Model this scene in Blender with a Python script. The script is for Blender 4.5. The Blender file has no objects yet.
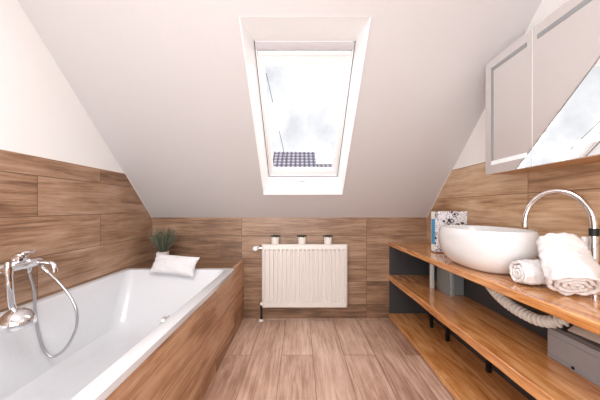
import bpy, bmesh, math, random
from mathutils import Vector, Matrix, noise

random.seed(7)
scene = bpy.context.scene
COL = scene.collection
PI = math.pi

# ---------------------------------------------------------------- room numbers (metres)
CAM_Z = 1.06
YB = 2.596            # back (knee) wall
XL, XR = -1.42, 1.215  # finished faces of the gable walls
KNEE = 0.969          # height where the roof slope starts
TAN = 0.926           # roof pitch
ZC = 2.40             # flat ceiling
YF = -1.30            # wall behind the camera
SU = Vector((0, -0.7337, 0.6794))   # up along the slope
SN = Vector((0, 0.6794, 0.7337))    # out through the roof


def slope_z(y):
    return KNEE + TAN * (YB - y)


# ---------------------------------------------------------------- helpers
def lin(r, g, b):
    def f(c):
        c /= 255.0
        return c / 12.92 if c <= 0.04045 else ((c + 0.055) / 1.055) ** 2.4
    return (f(r), f(g), f(b), 1.0)


def link(o, parent=None):
    COL.objects.link(o)
    if parent is not None:
        o.parent = parent
    return o


def obj(name, bm, mat, parent=None, smooth=True, angle=35, loc=None, fix=True):
    """link the bmesh as one mesh object; loc = world position the object's origin is moved to"""
    if fix:
        bmesh.ops.recalc_face_normals(bm, faces=bm.faces[:])
    me = bpy.data.meshes.new(name)
    bm.to_mesh(me)
    bm.free()
    if smooth:
        for p in me.polygons:
            p.use_smooth = True
        me.set_sharp_from_angle(angle=math.radians(angle))
    if mat:
        me.materials.append(mat)
    o = bpy.data.objects.new(name, me)
    link(o, parent)
    if loc is not None:
        me.transform(Matrix.Translation(-Vector(loc)))
        o.location = loc
    return o


def tag(o, label, cat, group=None):
    o['label'] = label
    o['category'] = cat
    if group:
        o['group'] = group
    return o


def thing(name, label, cat, loc=(0, 0, 0), rotz=0, group=None):
    o = bpy.data.objects.new(name, None)
    link(o)
    o.location = loc
    o.rotation_euler = (0, 0, rotz)
    o.empty_display_size = 0.05
    return tag(o, label, cat, group)


def struct(name, bm, mat, parent=None, **kw):
    o = obj(name, bm, mat, parent, **kw)
    if parent is None:
        o['kind'] = 'structure'
    return o


def BM():
    return bmesh.new()


def box(bm, x0, x1, y0, y1, z0, z1, bevel=0, seg=2):
    m = Matrix.Translation(((x0 + x1) / 2, (y0 + y1) / 2, (z0 + z1) / 2)) @ Matrix.Diagonal((x1 - x0, y1 - y0, z1 - z0, 1))
    r = bmesh.ops.create_cube(bm, size=1, matrix=m)
    if bevel:
        es = list({e for v in r['verts'] for e in v.link_edges})
        bmesh.ops.bevel(bm, geom=es, offset=bevel, segments=seg, affect='EDGES', profile=0.5)
    return bm


def obox(bm, mat, sx, sy, sz, bevel=0, seg=2):
    """box centred on the matrix"""
    r = bmesh.ops.create_cube(bm, size=1, matrix=mat @ Matrix.Diagonal((sx, sy, sz, 1)))
    if bevel:
        es = list({e for v in r['verts'] for e in v.link_edges})
        bmesh.ops.bevel(bm, geom=es, offset=bevel, segments=seg, affect='EDGES', profile=0.5)
    return bm


def frame_mat(origin, zdir, xhint=(1, 0, 0)):
    z = Vector(zdir).normalized()
    x = Vector(xhint)
    x = (x - z * x.dot(z))
    if x.length < 1e-5:
        x = Vector((0, 1, 0)) - z * z.y
    x.normalize()
    y = z.cross(x)
    m = Matrix((x, y, z)).transposed().to_4x4()
    m.translation = Vector(origin)
    return m


def rings_mesh(bm, rings, cap0=True, cap1=True, closed=True):
    vs = [[bm.verts.new(p) for p in r] for r in rings]
    n = len(vs[0])
    for a, b in zip(vs, vs[1:]):
        for i in range(n if closed else n - 1):
            j = (i + 1) % n
            bm.faces.new((a[i], a[j], b[j], b[i]))
    if cap0:
        bm.faces.new(list(reversed(vs[0])))
    if cap1:
        bm.faces.new(vs[-1])
    return bm


def lathe(bm, prof, origin=(0, 0, 0), axis=(0, 0, 1), n=32, cap=True):
    m = frame_mat(origin, axis)
    rings = []
    for r, z in prof:
        r = max(r, 1e-4)
        rings.append([m @ Vector((r * math.cos(2 * PI * i / n), r * math.sin(2 * PI * i / n), z)) for i in range(n)])
    return rings_mesh(bm, rings, cap, cap)


def catmull(pts, per=8):
    pts = [Vector(p) for p in pts]
    out = []
    P = [pts[0] * 2 - pts[1]] + pts + [pts[-1] * 2 - pts[-2]]
    for i in range(1, len(P) - 2):
        p0, p1, p2, p3 = P[i - 1], P[i], P[i + 1], P[i + 2]
        for k in range(per):
            t = k / per
            out.append(0.5 * ((2 * p1) + (-p0 + p2) * t + (2 * p0 - 5 * p1 + 4 * p2 - p3) * t * t + (-p0 + 3 * p1 - 3 * p2 + p3) * t ** 3))
    out.append(pts[-1])
    return out


def resample(path, step):
    out = [path[0].copy()]
    acc = 0
    for a, b in zip(path, path[1:]):
        d = (b - a).length
        while acc + d >= step:
            t = (step - acc) / d
            a = a + (b - a) * t
            out.append(a.copy())
            d = (b - a).length
            acc = 0
        acc += d
    return out


def tube(bm, path, rad, n=12, cap=True):
    """rad: number or function of (index, count)"""
    path = [Vector(p) for p in path]
    t0 = (path[1] - path[0]).normalized()
    up = Vector((0, 0, 1)) if abs(t0.z) < 0.9 else Vector((1, 0, 0))
    nrm = (up - t0 * up.dot(t0)).normalized()
    rings = []
    for i, p in enumerate(path):
        a = path[max(0, i - 1)]
        b = path[min(len(path) - 1, i + 1)]
        t = (b - a).normalized()
        nrm = (nrm - t * nrm.dot(t)).normalized()
        bn = t.cross(nrm)
        r = rad(i, len(path)) if callable(rad) else rad
        rings.append([p + (nrm * math.cos(2 * PI * k / n) + bn * math.sin(2 * PI * k / n)) * r for k in range(n)])
    return rings_mesh(bm, rings, cap, cap)


def prism(bm, poly, d):
    """poly: list of 3-D points (planar), extruded by vector d"""
    d = Vector(d)
    return rings_mesh(bm, [[Vector(p) for p in poly], [Vector(p) + d for p in poly]])


def rrect(x0, x1, y0, y1, r, z, n=6):
    r = max(0.001, min(r, (x1 - x0) / 2 - 1e-4, (y1 - y0) / 2 - 1e-4))
    pts = []
    for cx, cy, a0 in ((x1 - r, y1 - r, 0), (x0 + r, y1 - r, PI / 2), (x0 + r, y0 + r, PI), (x1 - r, y0 + r, 1.5 * PI)):
        for k in range(n + 1):
            a = a0 + PI / 2 * k / n
            pts.append(Vector((cx + r * math.cos(a), cy + r * math.sin(a), z)))
    return pts


# ---------------------------------------------------------------- materials
class N:
    def __init__(self, name):
        self.m = bpy.data.materials.new(name)
        self.m.use_nodes = True
        self.t = self.m.node_tree
        self.b = self.t.nodes['Principled BSDF']
        self.out = self.t.nodes['Material Output']

    def new(self, kind, **kw):
        n = self.t.nodes.new(kind)
        for k, v in kw.items():
            setattr(n, k, v)
        return n

    def put(self, sock, v):
        if isinstance(v, bpy.types.NodeSocket):
            self.t.links.new(v, sock)
        else:
            sock.default_value = v

    def math(self, op, a, b=0.0, c=0.0, clamp=False):
        n = self.new('ShaderNodeMath', operation=op, use_clamp=clamp)
        self.put(n.inputs[0], a)
        self.put(n.inputs[1], b)
        self.put(n.inputs[2], c)
        return n.outputs[0]

    def xyz(self):
        c = self.new('ShaderNodeTexCoord')
        s = self.new('ShaderNodeSeparateXYZ')
        self.t.links.new(c.outputs['Object'], s.inputs[0])
        return s.outputs[0], s.outputs[1], s.outputs[2]

    def comb(self, x, y, z):
        n = self.new('ShaderNodeCombineXYZ')
        for i, v in enumerate((x, y, z)):
            self.put(n.inputs[i], v)
        return n.outputs[0]

    def noise(self, vec, scale=1, detail=4, rough=0.55, dist=0.0):
        n = self.new('ShaderNodeTexNoise')
        self.put(n.inputs['Vector'], vec)
        n.inputs['Scale'].default_value = scale
        n.inputs['Detail'].default_value = detail
        n.inputs['Roughness'].default_value = rough
        n.inputs['Distortion'].default_value = dist
        return n.outputs[0]

    def ramp(self, fac, stops):
        n = self.new('ShaderNodeValToRGB')
        el = n.color_ramp.elements
        while len(el) < len(stops):
            el.new(0.5)
        for e, (p, c) in zip(el, stops):
            e.position = p
            e.color = c
        self.put(n.inputs[0], fac)
        return n.outputs[0]

    def mix(self, f, a, b, mode='MIX'):
        n = self.new('ShaderNodeMix', data_type='RGBA', blend_type=mode)
        self.put(n.inputs[0], f)
        self.put(n.inputs[6], a)
        self.put(n.inputs[7], b)
        return n.outputs[2]

    def bump(self, h, strength=0.3, dist=0.01):
        n = self.new('ShaderNodeBump')
        n.inputs['Strength'].default_value = strength
        n.inputs['Distance'].default_value = dist
        self.put(n.inputs['Height'], h)
        self.t.links.new(n.outputs[0], self.b.inputs['Normal'])


def plain(name, col, rough=0.5, metal=0.0, bump=0, bscale=60, coat=0.0, spec=None):
    n = N(name)
    n.b.inputs['Base Color'].default_value = col
    n.b.inputs['Roughness'].default_value = rough
    n.b.inputs['Metallic'].default_value = metal
    n.b.inputs['Coat Weight'].default_value = coat
    n.b.inputs['Coat Roughness'].default_value = 0.05
    if spec is not None:
        n.b.inputs['Specular IOR Level'].default_value = spec
    x, y, z = n.xyz()
    v = n.comb(x, y, z)
    ns = n.noise(v, bscale, 3)
    dark = (col[0] * 0.93, col[1] * 0.93, col[2] * 0.93, 1)
    n.put(n.b.inputs['Base Color'], n.mix(ns, dark, col))
    if bump:
        n.bump(ns, bump, 0.004)
    return n.m


def tiles(name, u, v, L, P, u0, v0, stops, seam, rough=0.42, alt=0.0, seam_w=0.0016, bright=0.11):
    """wood-look planks: u = axis along the plank ('x','y','z'), v = axis across"""
    n = N(name)
    ax = dict(zip('xyz', n.xyz()))
    U, V = ax[u], ax[v]
    row_f = n.math('DIVIDE', n.math('SUBTRACT', V, v0), P)
    row = n.math('FLOOR', row_f)
    off = n.math('MULTIPLY', n.math('MODULO', n.math('ADD', row, 100.0), 2.0), alt)
    col_f = n.math('ADD', n.math('DIVIDE', n.math('SUBTRACT', U, u0), L), off)
    col = n.math('FLOOR', col_f)
    wn = n.new('ShaderNodeTexWhiteNoise', noise_dimensions='2D')
    n.put(wn.inputs['Vector'], n.comb(row, col, 0.0))
    sep = n.new('ShaderNodeSeparateColor')
    n.t.links.new(wn.outputs['Color'], sep.inputs[0])
    r1, r2, r3 = sep.outputs

    def edge(f, size):
        fr = n.math('FRACT', f)
        d = n.math('MULTIPLY', n.math('MINIMUM', fr, n.math('SUBTRACT', 1.0, fr)), size)
        return n.math('LESS_THAN', d, seam_w)
    mask = n.math('MAXIMUM', edge(row_f, P), edge(col_f, L))
    gu = n.math('ADD', U, n.math('MULTIPLY', r1, 31.0))
    gv = n.math('ADD', V, n.math('MULTIPLY', r2, 17.0))
    big = n.noise(n.comb(n.math('MULTIPLY', gu, 1.6), n.math('MULTIPLY', gv, 16.0), 0.0), 1.0, 5, 0.65, 0.9)
    fine = n.noise(n.comb(n.math('MULTIPLY', gu, 6.0), n.math('MULTIPLY', gv, 110.0), 3.0), 1.0, 3, 0.6, 0.4)
    blot = n.noise(n.comb(n.math('MULTIPLY', gu, 3.0), n.math('MULTIPLY', gv, 5.0), 9.0), 1.0, 3, 0.5)
    mid = n.noise(n.comb(n.math('MULTIPLY', gu, 2.6), n.math('MULTIPLY', gv, 42.0), 5.0), 1.0, 4, 0.6, 0.8)
    f = n.math('ADD', n.math('MULTIPLY', big, 0.42), n.math('ADD', n.math('MULTIPLY', mid, 0.33), n.math('MULTIPLY', fine, 0.20)))
    f = n.math('ADD', f, n.math('MULTIPLY', n.math('SUBTRACT', blot, 0.5), 0.3))
    f = n.math('ADD', f, n.math('MULTIPLY', n.math('SUBTRACT', r3, 0.5), bright))
    f = n.math('ADD', n.math('MULTIPLY', n.math('SUBTRACT', f, 0.475), 2.0), 0.55, clamp=True)
    c = n.ramp(f, stops)
    c = n.mix(mask, c, seam)
    n.put(n.b.inputs['Base Color'], c)
    n.put(n.b.inputs['Roughness'], rough)
    n.bump(n.math('ADD', n.math('MULTIPLY', n.math('SUBTRACT', 1.0, mask), 1.0), n.math('MULTIPLY', fine, 0.25)), 0.35, 0.002)
    return n.m


def slab_wood(name, stops, rough=0.22, coat=0.9):
    n = N(name)
    x, y, z = n.xyz()
    big = n.noise(n.comb(n.math('MULTIPLY', x, 16.0), n.math('MULTIPLY', y, 2.0), n.math('MULTIPLY', z, 16.0)), 1.0, 4, 0.6, 1.6)
    fine = n.noise(n.comb(n.math('MULTIPLY', x, 130.0), n.math('MULTIPLY', y, 7.0), n.math('MULTIPLY', z, 130.0)), 1.0, 3, 0.6)
    f = n.math('ADD', n.math('MULTIPLY', big, 0.72), n.math('MULTIPLY', fine, 0.28))
    n.put(n.b.inputs['Base Color'], n.ramp(f, stops))
    n.b.inputs['Roughness'].default_value = rough
    n.b.inputs['Coat Weight'].default_value = coat
    n.b.inputs['Coat Roughness'].default_value = 0.06
    n.bump(fine, 0.04, 0.001)
    return n.m


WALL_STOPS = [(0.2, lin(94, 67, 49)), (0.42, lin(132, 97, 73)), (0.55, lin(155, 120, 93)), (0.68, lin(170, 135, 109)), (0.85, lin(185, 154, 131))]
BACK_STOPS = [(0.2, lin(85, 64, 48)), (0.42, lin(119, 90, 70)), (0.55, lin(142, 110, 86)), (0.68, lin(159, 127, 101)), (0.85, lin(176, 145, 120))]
PANEL_STOPS = [(0.2, lin(120, 84, 58)), (0.42, lin(160, 116, 84)), (0.55, lin(186, 140, 106)), (0.68, lin(202, 160, 126)), (0.85, lin(216, 180, 148))]  # lighter tile tones: light falling on this side is painted into the colour
RIGHT_STOPS = [(0.22, lin(129, 94, 67)), (0.42, lin(162, 125, 92)), (0.55, lin(185, 147, 113)), (0.68, lin(197, 164, 132)), (0.85, lin(209, 179, 151))]  # window sheen on the right wall painted in as lighter tile tones
FLOOR_STOPS = [(0.15, lin(138, 104, 84)), (0.42, lin(178, 142, 121)), (0.56, lin(200, 165, 143)), (0.7, lin(214, 181, 161)), (0.9, lin(228, 200, 183))]
SEAM = lin(92, 66, 50)
M = {}
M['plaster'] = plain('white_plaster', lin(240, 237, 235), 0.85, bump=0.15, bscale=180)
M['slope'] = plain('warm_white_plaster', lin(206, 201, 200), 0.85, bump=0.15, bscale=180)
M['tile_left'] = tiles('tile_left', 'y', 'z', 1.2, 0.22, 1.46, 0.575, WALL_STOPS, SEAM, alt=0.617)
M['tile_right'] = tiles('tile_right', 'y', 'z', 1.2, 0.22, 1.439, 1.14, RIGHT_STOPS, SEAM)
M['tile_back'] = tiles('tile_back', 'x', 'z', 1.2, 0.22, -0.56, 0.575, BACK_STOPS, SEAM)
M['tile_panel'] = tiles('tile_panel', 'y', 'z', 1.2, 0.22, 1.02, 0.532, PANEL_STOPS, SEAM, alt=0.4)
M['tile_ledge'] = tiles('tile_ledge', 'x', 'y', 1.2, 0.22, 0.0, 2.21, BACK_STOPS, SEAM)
M['floor'] = tiles('floor_planks', 'y', 'x', 1.2, 0.2235, 1.947, -0.132, FLOOR_STOPS, lin(120, 92, 74), rough=0.38, alt=0.5)
M['slab'] = slab_wood('oiled_slab_wood', [(0.28, lin(120, 68, 32)), (0.42, lin(190, 122, 66)), (0.56, lin(218, 156, 96)), (0.75, lin(238, 192, 140))])
M['ceramic'] = plain('white_ceramic', lin(232, 231, 231), 0.12, coat=0.5)
M['acrylic'] = plain('white_acrylic', lin(224, 225, 228), 0.16, coat=0.4)
M['white_lacquer'] = plain('white_lacquer', lin(253, 253, 253), 0.35)
M['rad_white'] = plain('radiator_enamel', lin(234, 227, 221), 0.35)
M['grey_seal'] = plain('grey_seal', lin(96, 94, 98), 0.6)
M['vent_grey'] = plain('vent_grey', lin(205, 201, 203), 0.5)
M['chrome'] = plain('chrome', (0.82, 0.82, 0.84, 1), 0.09, 1.0)
M['hose_metal'] = plain('hose_metal', (0.55, 0.55, 0.57, 1), 0.28, 1.0)
M['dark'] = plain('charcoal_board', lin(58, 58, 60), 0.5)
M['dark_metal'] = plain('black_metal', lin(34, 33, 34), 0.45, 0.5)
M['pale_post'] = plain('pale_post', lin(214, 218, 216), 0.4, 0.2)
M['grey_post'] = plain('brushed_post', lin(176, 182, 182), 0.4, 0.4)
M['towel'] = plain('white_terry', lin(238, 234, 233), 0.95, bump=1.0, bscale=260)
M['towel2'] = plain('white_terry_inner', lin(240, 222, 210), 0.95, bump=1.0, bscale=260)
M['linen'] = plain('white_linen', lin(230, 226, 228), 0.9, bump=0.4, bscale=300)
M['leaf'] = plain('grey_green_leaf', lin(112, 114, 94), 0.7, bscale=40)
M['leaf_dark'] = plain('dark_green_leaf', lin(52, 62, 44), 0.6, bscale=60)
M['soil'] = plain('soil', lin(48, 38, 30), 0.95, bump=0.8, bscale=150)
M['pot_white'] = plain('white_pot', lin(240, 236, 230), 0.45)
M['corrug'] = plain('grey_plastic_hose', lin(216, 211, 202), 0.45)
M['box_grey'] = plain('grey_plastic', lin(158, 157, 160), 0.35, bscale=20)
M['box_lid'] = plain('dark_grey_plastic', lin(98, 96, 98), 0.3)
M['paper'] = plain('paper', lin(214, 200, 184), 0.8)
M['blue'] = plain('blue_card', lin(70, 150, 196), 0.5)
M['mirror'] = plain('mirror', (0.93, 0.93, 0.93, 1), 0.0, 1.0)
M['frost'] = plain('frosted_strip', lin(146, 147, 148), 0.35, 0.0)
M['frost_white'] = plain('frosted_white', lin(238, 240, 242), 0.4)
M['tan'] = plain('tan_bounce', lin(196, 150, 108), 0.5)  # tan stands for warm light bounced up from the worktop
M['bead'] = plain('bead_grey', lin(150, 146, 150), 0.5)
M['bottle'] = plain('white_plastic', lin(244, 240, 240), 0.3)
M['house_wall'] = plain('render_wall', lin(225, 222, 220), 0.9)
M['cord'] = plain('cord_grey', lin(90, 90, 94), 0.7)
M['trim'] = plain('white_caulk', lin(243, 238, 233), 0.6)


def mirror_clean():
    n = N('mirror_glass')
    n.b.inputs['Base Color'].default_value = (0.92, 0.92, 0.92, 1)
    n.b.inputs['Metallic'].default_value = 1
    n.b.inputs['Roughness'].default_value = 0.01
    return n.m


M['mirror'] = mirror_clean()


def pane_mat():
    n = N('window_pane')
    tr = n.new('ShaderNodeBsdfTransparent')
    tr.inputs[0].default_value = (0.97, 0.98, 0.99, 1)
    gl = n.new('ShaderNodeBsdfGlossy')
    gl.inputs['Roughness'].default_value = 0.0
    fr = n.new('ShaderNodeFresnel')
    fr.inputs[0].default_value = 1.2
    mx = n.new('ShaderNodeMixShader')
    n.t.links.new(fr.outputs[0], mx.inputs[0])
    n.t.links.new(tr.outputs[0], mx.inputs[1])
    n.t.links.new(gl.outputs[0], mx.inputs[2])
    n.t.links.new(mx.outputs[0], n.out.inputs[0])
    return n.m


M['pane'] = pane_mat()


def roof_mat():
    n = N('roof_tiles')
    x, y, z = n.xyz()
    a = n.math('ABSOLUTE', n.math('SINE', n.math('MULTIPLY', x, 9.0)))
    b = n.math('FRACT', n.math('MULTIPLY', z, 3.3))
    f = n.math('MULTIPLY', n.math('ADD', n.math('MULTIPLY', a, 0.6), n.math('MULTIPLY', b, 0.6)), 0.85)
    n.put(n.b.inputs['Base Color'], n.ramp(f, [(0.1, lin(54, 49, 60)), (0.55, lin(104, 97, 112)), (0.95, lin(196, 190, 202))]))
    n.b.inputs['Roughness'].default_value = 0.7
    return n.m


M['roof'] = roof_mat()


def floral_mat():
    """white card printed with small black flowers and curls"""
    n = N('floral_card')
    x, y, z = n.xyz()
    vo = n.new('ShaderNodeTexVoronoi', feature='F1')
    vo.inputs['Scale'].default_value = 26
    n.put(vo.inputs['Vector'], n.comb(x, z, 0.0))
    d = vo.outputs['Distance']
    dot = n.math('LESS_THAN', d, 0.24)
    ring = n.math('LESS_THAN', n.math('ABSOLUTE', n.math('SUBTRACT', d, 0.42)), 0.06)
    w = n.noise(n.comb(x, z, 0.0), 38, 1, 0.4, 2.0)
    curl = n.math('MULTIPLY', n.math('LESS_THAN', n.math('ABSOLUTE', n.math('SUBTRACT', w, 0.5)), 0.025), 0.8)
    sel = n.math('GREATER_THAN', n.noise(n.comb(x, z, 2.0), 14, 1), 0.5)
    k = n.math('MAXIMUM', dot, n.math('MAXIMUM', n.math('MULTIPLY', ring, sel), curl))
    n.put(n.b.inputs['Base Color'], n.mix(k, lin(238, 236, 240), lin(62, 60, 72)))
    n.b.inputs['Roughness'].default_value = 0.45
    return n.m


M['floral'] = floral_mat()

# ---------------------------------------------------------------- the setting
bm = BM()
box(bm, XL - 0.03, XR + 0.03, YF - 0.02, YB + 0.03, -0.05, 0.0)
struct('floor', bm, M['floor'], smooth=False)

# back wall: plaster core with tiled face
bm = BM()
box(bm, XL - 0.03, XR + 0.03, YB, YB + 0.03, 0.0, KNEE)
struct('wall_back', bm, M['tile_back'], smooth=False)


def gable(x_face, side, top):
    """white gable wall with a tiled slab on its lower part; side=+1 the room lies on +x"""
    xw = x_face - side * 0.008
    poly = [(xw, YF, 0), (xw, YB, 0), (xw, YB, KNEE), (xw, YB - (ZC - KNEE) / TAN, ZC), (xw, YF, ZC)]
    w = struct('wall_left' if side > 0 else 'wall_right', prism(BM(), poly, (-side * 0.03, 0, 0)), M['plaster'], smooth=False)
    yt = YB - (top - KNEE) / TAN
    e = 0.002
    poly = [(xw, YF + e, 0.0), (xw, YB - e, 0.0), (xw, YB - e, KNEE - e), (xw, yt - e, top), (xw, YF + e, top)]
    obj('tile_cladding', prism(BM(), poly, (side * 0.008, 0, 0)), M['tile_left' if side > 0 else 'tile_right'], w, smooth=False)
    # fine white joint along the top of the tiles and along the slope
    b = BM()
    q = 0.004
    box(b, min(xw, x_face), max(xw, x_face), YF + e, yt - 0.006, top, top + q)
    poly = [(xw, YB - 0.004, KNEE - 0.001), (xw, yt - 0.003, top + q), (xw, yt - 0.010, top + q), (xw, YB - 0.004, KNEE - 0.0095)]
    prism(b, poly, (side * 0.010, 0, 0))
    obj('joint_strip', b, M['trim'], w, smooth=False)
    return w


gable(XL, 1, 1.338)
gable(XR, -1, 1.362)

bm = BM()
box(bm, XL - 0.03, XR + 0.03, YF - 0.03, YF, 0.0, ZC)
struct('wall_front', bm, M['plaster'], smooth=False)

# sloping ceiling with the skylight hole, and the flat ceiling above
WX0, WX1 = -0.314, 0.366            # hole in the ceiling
WY0, WY1 = 2.361, 1.420             # its lower and upper edge
YT = YB - (ZC - KNEE) / TAN
bm = BM()


def sp(x, y):
    return Vector((x, y, slope_z(y)))


xa, xb = XL - 0.03, XR + 0.03
xs = [xa, WX0, WX1, xb]
ys = [YB + 0.0, WY0, WY1, YT]
gv = [[bm.verts.new(sp(x, y)) for x in xs] for y in ys]
for j in range(3):
    for i in range(3):
        if i == 1 and j == 1:
            continue
        bm.faces.new((gv[j][i], gv[j][i + 1], gv[j + 1][i + 1], gv[j + 1][i]))
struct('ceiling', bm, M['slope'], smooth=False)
cf = BM()
box(cf, xa, xb, YF - 0.03, YT, ZC, ZC + 0.03)
struct('ceiling_flat', cf, M['plaster'], smooth=False)

# ---------------------------------------------------------------- skylight
def on_plane(py, d):
    """depth of the skylight layer d metres behind the ceiling where the eye line at image row py meets it"""
    k = (208 - py) / 270.0
    y = (2.313 + d / 0.7337) / (k + TAN)
    return Vector((0, y, CAM_Z + k * y))


D1 = 0.145
LX0, LX1 = -0.277, 0.334
inB, inT = on_plane(176.3, D1), on_plane(41, D1)
oB, oT = sp(0, WY0), sp(0, WY1)


def at_x(p, x):
    return Vector((x, p.y, p.z))


win = bpy.data.objects.new('window_1', None)
link(win)
win['kind'] = 'structure'
win.location = oB
bpy.context.view_layer.update()


def wobj(name, bm, mat, parent=None, **kw):
    o = obj(name, bm, mat, parent or win, **kw)
    if parent is None:
        o.matrix_parent_inverse = win.matrix_world.inverted()
    return o


bm = BM()
O = [at_x(oB, WX0), at_x(oB, WX1), at_x(oT, WX1), at_x(oT, WX0)]
I = [at_x(inB, LX0), at_x(inB, LX1), at_x(inT, LX1), at_x(inT, LX0)]
ov = [bm.verts.new(p) for p in O]
iv = [bm.verts.new(p) for p in I]
ov2 = [bm.verts.new(p - SN * 0.006 + Vector((s * 0.006, 0, 0)) + SU * t * 0.006) for p, s, t in zip(O, (-1, 1, 1, -1), (-1, -1, 1, 1))]
for k in range(4):
    j = (k + 1) % 4
    bm.faces.new((ov[k], ov[j], iv[j], iv[k]))
    bm.faces.new((ov[k], ov[j], ov2[j], ov2[k]))
wobj('lining', bm, M['white_lacquer'], smooth=False)


def wmat(s_pt, x):
    m = Matrix(((1, 0, 0), SU, SN)).transposed().to_4x4()
    m.translation = Vector((x, s_pt.y, s_pt.z))
    return m


def bar(bm, x0, x1, p0, p1, d0, d1, bevel=0.002):
    """bar lying in the roof plane between the slope points p0 and p1, from d0 to d1 behind the ceiling"""
    s0, s1 = SU.dot(p0), SU.dot(p1)
    base = SN.dot(sp(0, YB))
    c = SU * ((s0 + s1) / 2) + SN * (base + (d0 + d1) / 2)
    m = wmat(c, (x0 + x1) / 2)
    obox(bm, m, x1 - x0, abs(s1 - s0), d1 - d0, bevel)


def sl(p, ds):
    return p + SU * ds


FO = 0.05
# fixed frame all round, grey rubber gap, sash, pane
bm = BM()
bar(bm, LX0 - FO, LX0 + 0.012, sl(inB, -FO), sl(inT, FO), D1, D1 + 0.11)
bar(bm, LX1 - 0.012, LX1 + FO, sl(inB, -FO), sl(inT, FO), D1, D1 + 0.11)
bar(bm, LX0, LX1, sl(inB, -FO), sl(inB, 0.010), D1, D1 + 0.11)
bar(bm, LX0, LX1, sl(inT, -0.012), sl(inT, FO), D1, D1 + 0.11)
wobj('window_frame', bm, M['white_lacquer'])
bm = BM()
g = 0.0035
bar(bm, LX0, LX0 + g, inB, inT, D1 - 0.004, D1 + 0.002, 0)
bar(bm, LX1 - g, LX1, inB, inT, D1 - 0.004, D1 + 0.002, 0)
bar(bm, LX0, LX1, inB, sl(inB, g), D1 - 0.004, D1 + 0.002, 0)
wobj('seal', bm, M['grey_seal'], smooth=False)
vt0, vt1 = on_plane(49.5, D1), on_plane(41.6, D1)
bm = BM()
bar(bm, LX0 + 0.006, LX1 - 0.006, vt0, vt1, D1 - 0.008, D1 + 0.02)
vent = wobj('ventilation_flap', bm, M['vent_grey'])
vm = (vt0 + vt1) / 2 - SN * 0.008
for fx in (LX0 + 0.045, (LX0 + LX1) / 2, LX1 - 0.045):
    b = BM()
    lathe(b, [(0.0035, -0.001), (0.0035, 0.002), (0.002, 0.003)], at_x(vm, fx), -SN, 12)
    s = obj('screw', b, M['grey_seal'], vent)
    s.matrix_parent_inverse = win.matrix_world.inverted()

sash = BM()
sB, sT = sl(inB, 0.012), on_plane(50.5, D1)
gB, gT = on_plane(168.5, 0.185), on_plane(64.5, 0.185)
GX0, GX1 = -0.236, 0.290
D2 = D1 + 0.012
bar(sash, LX0 + 0.013, GX0, sB, sT, D2, 0.205)
bar(sash, GX1, LX1 - 0.013, sB, sT, D2, 0.205)
bar(sash, GX0, GX1, sB, gB, D2, 0.205)
bar(sash, GX0, GX1, gT, sT, D2, 0.205)
# raised top rail
bar(sash, LX0 + 0.016, LX1 - 0.016, on_plane(55, D1), on_plane(50.5, D1), D2 - 0.018, D2 + 0.02)
sash_o = wobj('sash', sash, M['white_lacquer'])
bm = BM()
bar(bm, GX0 + 0.001, GX1 - 0.001, sl(gT, -0.006), gT, 0.17, 0.192, 0)
bar(bm, GX0 + 0.001, GX0 + 0.004, gB, gT, 0.18, 0.192, 0)
bar(bm, GX1 - 0.004, GX1 - 0.001, gB, gT, 0.18, 0.192, 0)
q = obj('glazing_bead', bm, M['bead'], sash_o, smooth=False)
q.matrix_parent_inverse = win.matrix_world.inverted()
bm = BM()
bar(bm, GX0 - 0.01, GX1 + 0.01, sl(gB, -0.01), sl(gT, 0.01), 0.190, 0.196, 0)
q = obj('pane', bm, M['pane'], sash_o, smooth=False)
q.matrix_parent_inverse = win.matrix_world.inverted()
# small latch on the lower lining
lp = inB.lerp(oB, 0.28)
bm = BM()
obox(bm, Matrix.Translation((0.02, lp.y - 0.006, lp.z)), 0.06, 0.012, 0.008, 0.003)
lathe(bm, [(0.006, 0), (0.006, 0.012), (0.004, 0.014)], (0.02, lp.y - 0.008, lp.z), (0, -1, 0), 14)
wobj('latch', bm, M['vent_grey'])
bm = BM()
box(bm, LX0 - 0.008, LX1 + 0.008, lp.y - 0.0015, lp.y + 0.002, lp.z - 0.0015, lp.z + 0.0015)
wobj('lining_joint', bm, M['vent_grey'], smooth=False)

# thin cord stretched across the pane
c0 = on_plane(73, 0.178)
c1 = on_plane(150, 0.178)
c2 = on_plane(168, 0.178)
pA = Vector(((266.2 - 300) / 270 * c0.y, c0.y, c0.z))
pB = Vector(((283.5 - 300) / 270 * c1.y, c1.y, c1.z))
bm = BM()
tube(bm, [pA, pA.lerp(pB, 0.5), pB, pA + (pB - pA) * 1.22], 0.0021, 6)
tag(obj('blind_cord', bm, M['cord'], loc=pA), 'thin grey cord running diagonally across the left of the skylight glass', 'cord')

# ---------------------------------------------------------------- tiled bath surround and bathtub
PX = -0.540           # outer face of the tiled panel
TB = 2.215            # back end of the tub
RIM = 0.566
sur = thing('bath_surround', 'wood look tiled box enclosing the white bathtub, with ledge at its far end', 'bath panel', (PX, 1.5, 0))


def ch(name, bm, mat, parent, **kw):
    """child whose mesh is written in world coordinates"""
    o = obj(name, bm, mat, parent, **kw)
    mw = Matrix.Translation(parent.location)
    p = parent
    while p.parent is not None:
        p = p.parent
        mw = Matrix.Translation(p.location) @ mw
    o.matrix_parent_inverse = mw.inverted() if parent.parent is None else Matrix.Identity(4)
    return o


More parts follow.
